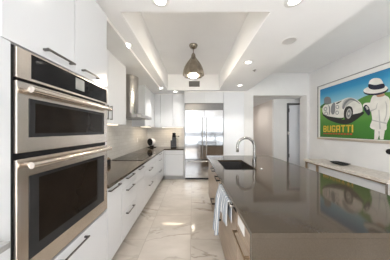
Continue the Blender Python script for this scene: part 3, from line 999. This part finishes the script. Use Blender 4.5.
sp_ = thing('ceiling_speaker', (1.25, 2.08, LOW), 'round flush white speaker grille in the ceiling over the island', 'speaker')
m = MB(); m.lathe([(.080, -.001), (.080, -.006), (.092, -.004), (.094, -.001)], (1.25, 2.08, LOW), 36)
part('rim', m, trim_white, sp_)
m = MB(); m.lathe([(.001, -.005), (.080, -.004), (.080, -.001), (.001, -.001)], (1.25, 2.08, LOW), 36)
part('grille', m, grille_grey, sp_)
m = MB(); m.lathe([(.001, -.030), (.016, -.030), (.017, -.024), (.007, -.022), (.007, -.008), (.030, -.006), (.032, -.001), (.001, -.001)], (1.19, 3.08, LOW), 24)
solo('sprinkler', m, chrome, 'tiny metal sprinkler head in the ceiling above the island', 'sprinkler')

# ------------------------------------------------------------------ framed poster on the right wall
PX = 3.405       # print plane
def P(x, y, d=0.0):
    """photo measurement -> point on the print plane (X = PX - d)"""
    Y = (PX) * F_PX / (x - 192.3)
    return Vector((PX - d, Y, 1.451 + (130.5 - y) * Y / F_PX))
fp = thing('framed_poster', (XR, 3.2, 1.22), 'large framed poster of a white racing car and a person in white', 'picture')
AY0, AY1, AZ0, AZ1 = 2.05, 4.365, 1.222, 2.635
m = MB()
w_ = .011
m.box(3.385, XR - .001, AY0, AY1, AZ0, AZ0 + .045, .002)
m.mi = 1
m.box(3.385, XR - .001, AY0, AY1, AZ1 - w_, AZ1, .002)
m.box(3.385, XR - .001, AY0, AY0 + w_, AZ0 + .038, AZ1 - w_, .002)
m.box(3.385, XR - .001, AY1 - w_, AY1, AZ0 + .038, AZ1 - w_, .002)
part('frame', m, [frame_champagne, noise_tint(mat('dark_silver_frame', (0.3, 0.29, 0.28), 0.3, 0.8), (0.30, 0.29, 0.28), (0.38, 0.37, 0.36), 20)], fp)
m = MB(); m.box(3.412, XR - .002, AY0 + w_, AY1 - w_, AZ0 + .038, AZ1 - w_)
part('mat_board', m, mat_board, fp, 'white mat board')

def art(name, color, rough=.5):
    return noise_tint(mat(name, color, rough), tuple(c * .93 for c in color), tuple(min(1, c * 1.05) for c in color), 8)
art_white = art('ink_white', (.80, .78, .72)); art_shadow = art('ink_cream_grey', (.52, .51, .48))
art_navy = art('ink_navy', (.012, .016, .04)); art_grey = art('ink_grey', (.22, .23, .24))
art_yellow = art('ink_yellow', (.80, .55, .07)); art_red = art('ink_red', (.55, .05, .03))
art_dark = art('ink_black', (.012, .013, .012)); art_green2 = art('ink_dark_green', (.03, .13, .02))
art_skin = art('ink_skin', (.50, .28, .17)); art_hill = art('ink_hill_green', (.10, .28, .05))
# sky: printed blue fading to pale at the horizon
art_sky = mat('ink_sky', (.1, .35, .6), .5)
def ramp_z(m_, lo, hi, stops):
    nt, n, l, b = nodes_of(m_)
    tc = n.new('ShaderNodeTexCoord'); sp = n.new('ShaderNodeSeparateXYZ')
    mr = n.new('ShaderNodeMapRange'); mr.inputs[1].default_value = lo; mr.inputs[2].default_value = hi
    cr = n.new('ShaderNodeValToRGB')
    e = cr.color_ramp.elements
    e[0].position = stops[0][0]; e[0].color = (*stops[0][1], 1)
    e[1].position = stops[-1][0]; e[1].color = (*stops[-1][1], 1)
    for p_, c_ in stops[1:-1]:
        k = e.new(p_); k.color = (*c_, 1)
    l.new(tc.outputs['Object'], sp.inputs[0]); l.new(sp.outputs['Z'], mr.inputs[0])
    l.new(mr.outputs[0], cr.inputs['Fac']); l.new(cr.outputs['Color'], b.inputs['Base Color'])
ramp_z(art_sky, 0.75, 1.36, [(0.0, (.55, .68, .68)), (.35, (.22, .52, .66)), (.7, (.03, .28, .52)), (1.0, (.01, .17, .38))])
art_grass = mat('ink_grass', (.12, .3, .05), .5)
ramp_z(art_grass, 0.03, 0.85, [(0.0, (.035, .16, .02)), (.45, (.06, .24, .03)), (.8, (.16, .36, .06)), (1.0, (.28, .45, .10))])

mats_art = [art_sky, art_grass, art_white, art_shadow, art_navy, art_grey, art_yellow, art_red, art_dark, art_green2, art_skin, art_hill]
SKY, GRASS, WHI, SHA, NAV, GRY, YEL, RED, DRK, GR2, SKN, HIL = range(12)
iy1 = AY1 - .075; iz0, iz1 = AZ0 + .060, AZ1 - .100; iy0 = AY0 + .075
layer = [0]
pm = MB()
def shape(pts, mi, step=1):
    """polygon given by points measured on the photographed print"""
    layer[0] += 1
    d = .0003 * layer[0] - .0015
    vsn = []
    for (x, y) in pts:
        p = P(x, y, 0)
        p.y = min(max(p.y, iy0), iy1); p.z = min(max(p.z, iz0), iz1)
        p.x = PX - d
        vsn.append(pm.bm.verts.new(p))
    f = pm.bm.faces.new(vsn); f.material_index = mi
def curve(pts, closed=True, sub=6):
    out = []
    n = len(pts)
    for i in range(n):
        p0, p1, p2, p3 = pts[(i - 1) % n], pts[i], pts[(i + 1) % n], pts[(i + 2) % n]
        for k in range(sub):
            t = k / sub
            out.append(tuple(.5 * ((2 * p1[j]) + (-p0[j] + p2[j]) * t + (2 * p0[j] - 5 * p1[j] + 4 * p2[j] - p3[j]) * t * t
                                   + (-p0[j] + 3 * p1[j] - 3 * p2[j] + p3[j]) * t ** 3) for j in (0, 1)))
    return out
def U(pts): return [(318 + u / 4.333, 85 + v / 4.333) for u, v in pts]     # magnified-crop units
def ell(cx_, cy_, rx, ry, rot=0, n=24):
    o = []
    for k in range(n):
        a = 2 * PI * k / n
        x, y = rx * math.cos(a), ry * math.sin(a)
        o.append((cx_ + x * math.cos(rot) - y * math.sin(rot), cy_ + x * math.sin(rot) + y * math.cos(rot)))
    return o
# sky and field as true rectangles on the print plane
def rect(y0, y1, z0, z1, mi):
    layer[0] += 1
    d = .0003 * layer[0] - .0015
    f = pm.bm.faces.new([pm.bm.verts.new((PX - d, a, b)) for a, b in ((y0, z0), (y1, z0), (y1, z1), (y0, z1))])
    f.material_index = mi
rect(iy0, iy1, iz0, iz1, SKY)
rect(iy0, iy1, iz0, P(325, 106).z, GRASS)
shape(U([(105, 95), (150, 76), (200, 50), (240, 36), (312, 30), (430, 26), (430, 160), (105, 130)]), HIL)
shape(U([(26, 60), (32, 52), (42, 50), (52, 54), (57, 64), (58, 90), (26, 90)]), GRY)
shape(U([(10, 92), (26, 80), (60, 84), (110, 88), (110, 98), (10, 100)]), GR2)
# shadow beneath the car
shape(curve(U([(22, 128), (60, 140), (110, 150), (150, 128), (196, 116), (192, 130), (140, 166), (95, 168), (45, 150)])), DRK)
# body, fenders, bonnet
shape(curve(U([(20, 100), (30, 86), (45, 84), (70, 76), (100, 66), (130, 55), (160, 60), (185, 78), (193, 100), (188, 118), (150, 128), (110, 142), (60, 138), (28, 130), (20, 116)])), WHI)
shape(curve(U([(58, 92), (68, 76), (75, 84), (73, 118), (64, 128), (56, 116)])), GRY)
shape(curve(U([(112, 68), (140, 56), (162, 64), (150, 72), (132, 84), (118, 100), (104, 96)])), SHA)
shape(curve(U([(112, 128), (116, 104), (130, 92), (146, 96), (152, 116), (146, 142), (130, 154), (116, 146)])), DRK)
shape(ell(318 + 134 / 4.333, 85 + 124 / 4.333, 2.6, 5.2, .15), SHA)
shape(ell(318 + 134 / 4.333, 85 + 124 / 4.333, 1.7, 3.8, .15), GRY)
shape(ell(318 + 134 / 4.333, 85 + 124 / 4.333, .7, 1.4, .15), WHI)
shape(curve(U([(106, 98), (116, 74), (140, 58), (166, 66), (184, 84), (166, 72), (142, 66), (122, 82), (112, 104)])), GRY)
shape(curve(U([(44, 86), (52, 96), (52, 122), (46, 134), (48, 120), (48, 98)])), GRY)
shape(curve(U([(20, 118), (30, 130), (58, 138), (100, 144), (112, 138), (100, 150), (50, 146), (24, 134)])), DRK)
shape(curve(U([(80, 78), (104, 68), (100, 72), (84, 82)])), DRK)
for (u, v) in ((33, 104), (85, 95), (36, 124), (84, 120)):
    shape(ell(318 + u / 4.333, 85 + v / 4.333, 1.7, 2.0), GRY)
    shape(ell(318 + u / 4.333, 85 + v / 4.333, 1.1, 1.35), WHI)
# figure in white with a broad hat
shape(U([(247, 191), (291, 199), (285, 236), (270, 236), (267, 213), (260, 236), (245, 236)]), WHI)
shape(U([(262, 200), (270, 201), (267, 222)]), SHA)
shape(curve(U([(237, 50), (258, 44), (290, 44), (312, 60), (321, 100), (312, 140), (300, 168), (297, 194), (268, 198), (228, 184), (236, 150), (232, 118), (226, 86)])), WHI)
shape(curve(U([(244, 58), (236, 74), (206, 78), (196, 88), (204, 100), (232, 110), (250, 100), (256, 78)])), WHI)
shape(U([(228, 111), (252, 101), (258, 78), (260, 80), (255, 104), (232, 115)]), SHA)
shape(U([(204, 100), (230, 111), (230, 115), (202, 103)]), SHA)
shape(curve(U([(202, 90), (212, 86), (224, 100), (228, 124), (220, 132), (208, 118), (200, 104)])), NAV)
shape(U([(206, 94), (214, 90), (222, 104), (214, 108)]), SHA)
shape(U([(237, 150), (300, 164), (299, 169), (236, 155)]), SHA)
shape(U([(264, 108), (268, 108), (274, 190), (268, 192)]), SHA)
shape(curve(U([(294, 70), (302, 90), (300, 130), (290, 158), (288, 155), (296, 128), (297, 92)])), SHA)
shape(curve(U([(255, 46), (262, 36), (285, 34), (292, 44), (280, 50), (262, 52)])), SKN)
shape(ell(318 + 253 / 4.333, 85 + 24 / 4.333, 12.6, 4.6, -.12), NAV)
shape(ell(318 + 252 / 4.333, 85 + 19 / 4.333, 12.4, 4.0, -.12), WHI)
shape(curve(U([(222, 10), (226, -18), (248, -30), (274, -26), (286, -6), (290, 8), (270, 16), (240, 18)])), WHI)
shape(curve(U([(222, 12), (223, -4), (250, 0), (286, -6), (291, 10), (270, 18), (240, 20)])), NAV)
part('print', pm, mats_art, fp, 'printed picture', fixn=False)
# the printed word, large yellow capitals with a red line beneath
def block_letters(word, y_left, y_right, z0, z1):
    m_ = MB()
    G_ = {'B': [(0, 0, .22, 1), (0, 0, .8, .18), (0, .41, .8, .59), (0, .82, .8, 1), (.72, .08, .98, .46), (.72, .54, .98, .92)],
          'U': [(0, .05, .26, 1), (.74, .05, 1, 1), (.1, 0, .9, .2)],
          'G': [(0, .08, .26, .92), (.1, 0, .95, .18), (.1, .82, .95, 1), (.74, .1, 1, .5), (.5, .36, 1, .52), (.74, .7, 1, .9)],
          'A': [(0, 0, .26, .9), (.74, 0, 1, .9), (.1, .82, .9, 1), (.1, .34, .9, .5)],
          'T': [(0, .82, 1, 1), (.37, 0, .63, 1)],
          'I': [(.0, 0, 1, 1)]}
    widths = {'I': .32}
    total = sum(widths.get(c, 1.0) for c in word) + .22 * (len(word) - 1)
    unit = (y_left - y_right) / total
    cur = y_left
    for c in word:
        wc = widths.get(c, 1.0) * unit
        for (a, b, c2, d2) in G_[c]:
            m_.box(PX - .0135, PX - .0115, cur - c2 * wc, cur - a * wc, z0 + b * (z1 - z0), z0 + d2 * (z1 - z0))
        cur -= wc + .22 * unit
    return m_
zl0, zl1 = P(340, 132.2).z, P(340, 125.2).z
part('lettering', block_letters('BUGATTI', P(323.9, 130).y, P(353.8, 130).y, zl0, zl1), art_yellow, fp, 'yellow capital letters')
m = MB()
ya, yb = P(323.9, 134).y, P(353.6, 134).y
for k in range(11):
    t0, t1 = k / 11, (k + .72) / 11
    m.box(PX - .0135, PX - .0115, ya + (yb - ya) * t0, ya + (yb - ya) * t1, zl0 - .052, zl0 - .024)
part('small_lettering', m, art_red, fp, 'line of small red letters')

# ------------------------------------------------------------------ console shelf under the poster
cs = thing('console_table', (3.16, 3.3, 0), 'low console table with a travertine top below the framed poster', 'console table')
CY0, CY1, CX0 = 2.39, 4.20, 2.90
m = MB(); m.box(CX0, XR - .001, CY0, CY1, .656, .714, .004)
part('top', m, travertine, cs)
m = MB(); m.box(CX0 + .03, CX0 + .055, CY0 + .06, CY1 - .02, .628, .6555)
part('rail', m, bronze, cs, 'bronze front rail')
for (xx, yy) in ((CX0 + .03, CY1 - .06), (CX0 + .03, CY0 + .02), (XR - .07, CY1 - .06), (XR - .07, CY0 + .02), (CX0 + .03, CY1 - .42)):
    m = MB(); m.box(xx, xx + .035, yy, yy + .035, 0, .628 if False else .6555)
    part('leg', m, bronze if yy > 3 else steel, cs)
m = MB(); m.box(CX0 + .09, XR - .02, CY0 + .10, CY1 - .10, .40, .62, .003)
part('drawer_box', m, lacquer, cs, 'white drawer box')

m = MB()
tcx, tcy, tz = 3.20, 3.49, .7142
def tray_ring(hx, hy, z): return [m.bm.verts.new((tcx + a * hx, tcy + b * hy, z)) for a, b in ((-1, -.8), (-.7, -1), (.7, -1), (1, -.8), (1, .8), (.7, 1), (-.7, 1), (-1, .8))]
rs = [tray_ring(.05, .085, tz), tray_ring(.07, .11, tz + .006), tray_ring(.105, .175, tz + .044), tray_ring(.097, .166, tz + .044), tray_ring(.063, .10, tz + .012)]
fs = [m.bm.faces.new(list(reversed(rs[0]))), m.bm.faces.new(rs[-1])]
for a, b in zip(rs, rs[1:]):
    for k in range(8):
        fs.append(m.bm.faces.new((a[k], a[(k + 1) % 8], b[(k + 1) % 8], b[k])))
solo('tray', m, black_m, 'shallow black tray on the travertine console top', 'tray')

wf = thing('wall_fixture', (XR - .04, 2.77, 1.04), 'small round black fixture on the wall below the poster', 'wall fixture')
m = MB(); m.lathe([(.001, -.065), (.030, -.062), (.048, -.040), (.050, -.022), (.038, -.012), (.001, -.012)], (XR, 2.775, 1.085), 28, 'x')
part('dome', m, black_m, wf)
m = MB(); m.lathe([(.001, -.012), (.030, -.012), (.030, -.0005), (.001, -.0005)], (XR, 2.775, 1.085), 24, 'x')
part('mount', m, charcoal, wf)
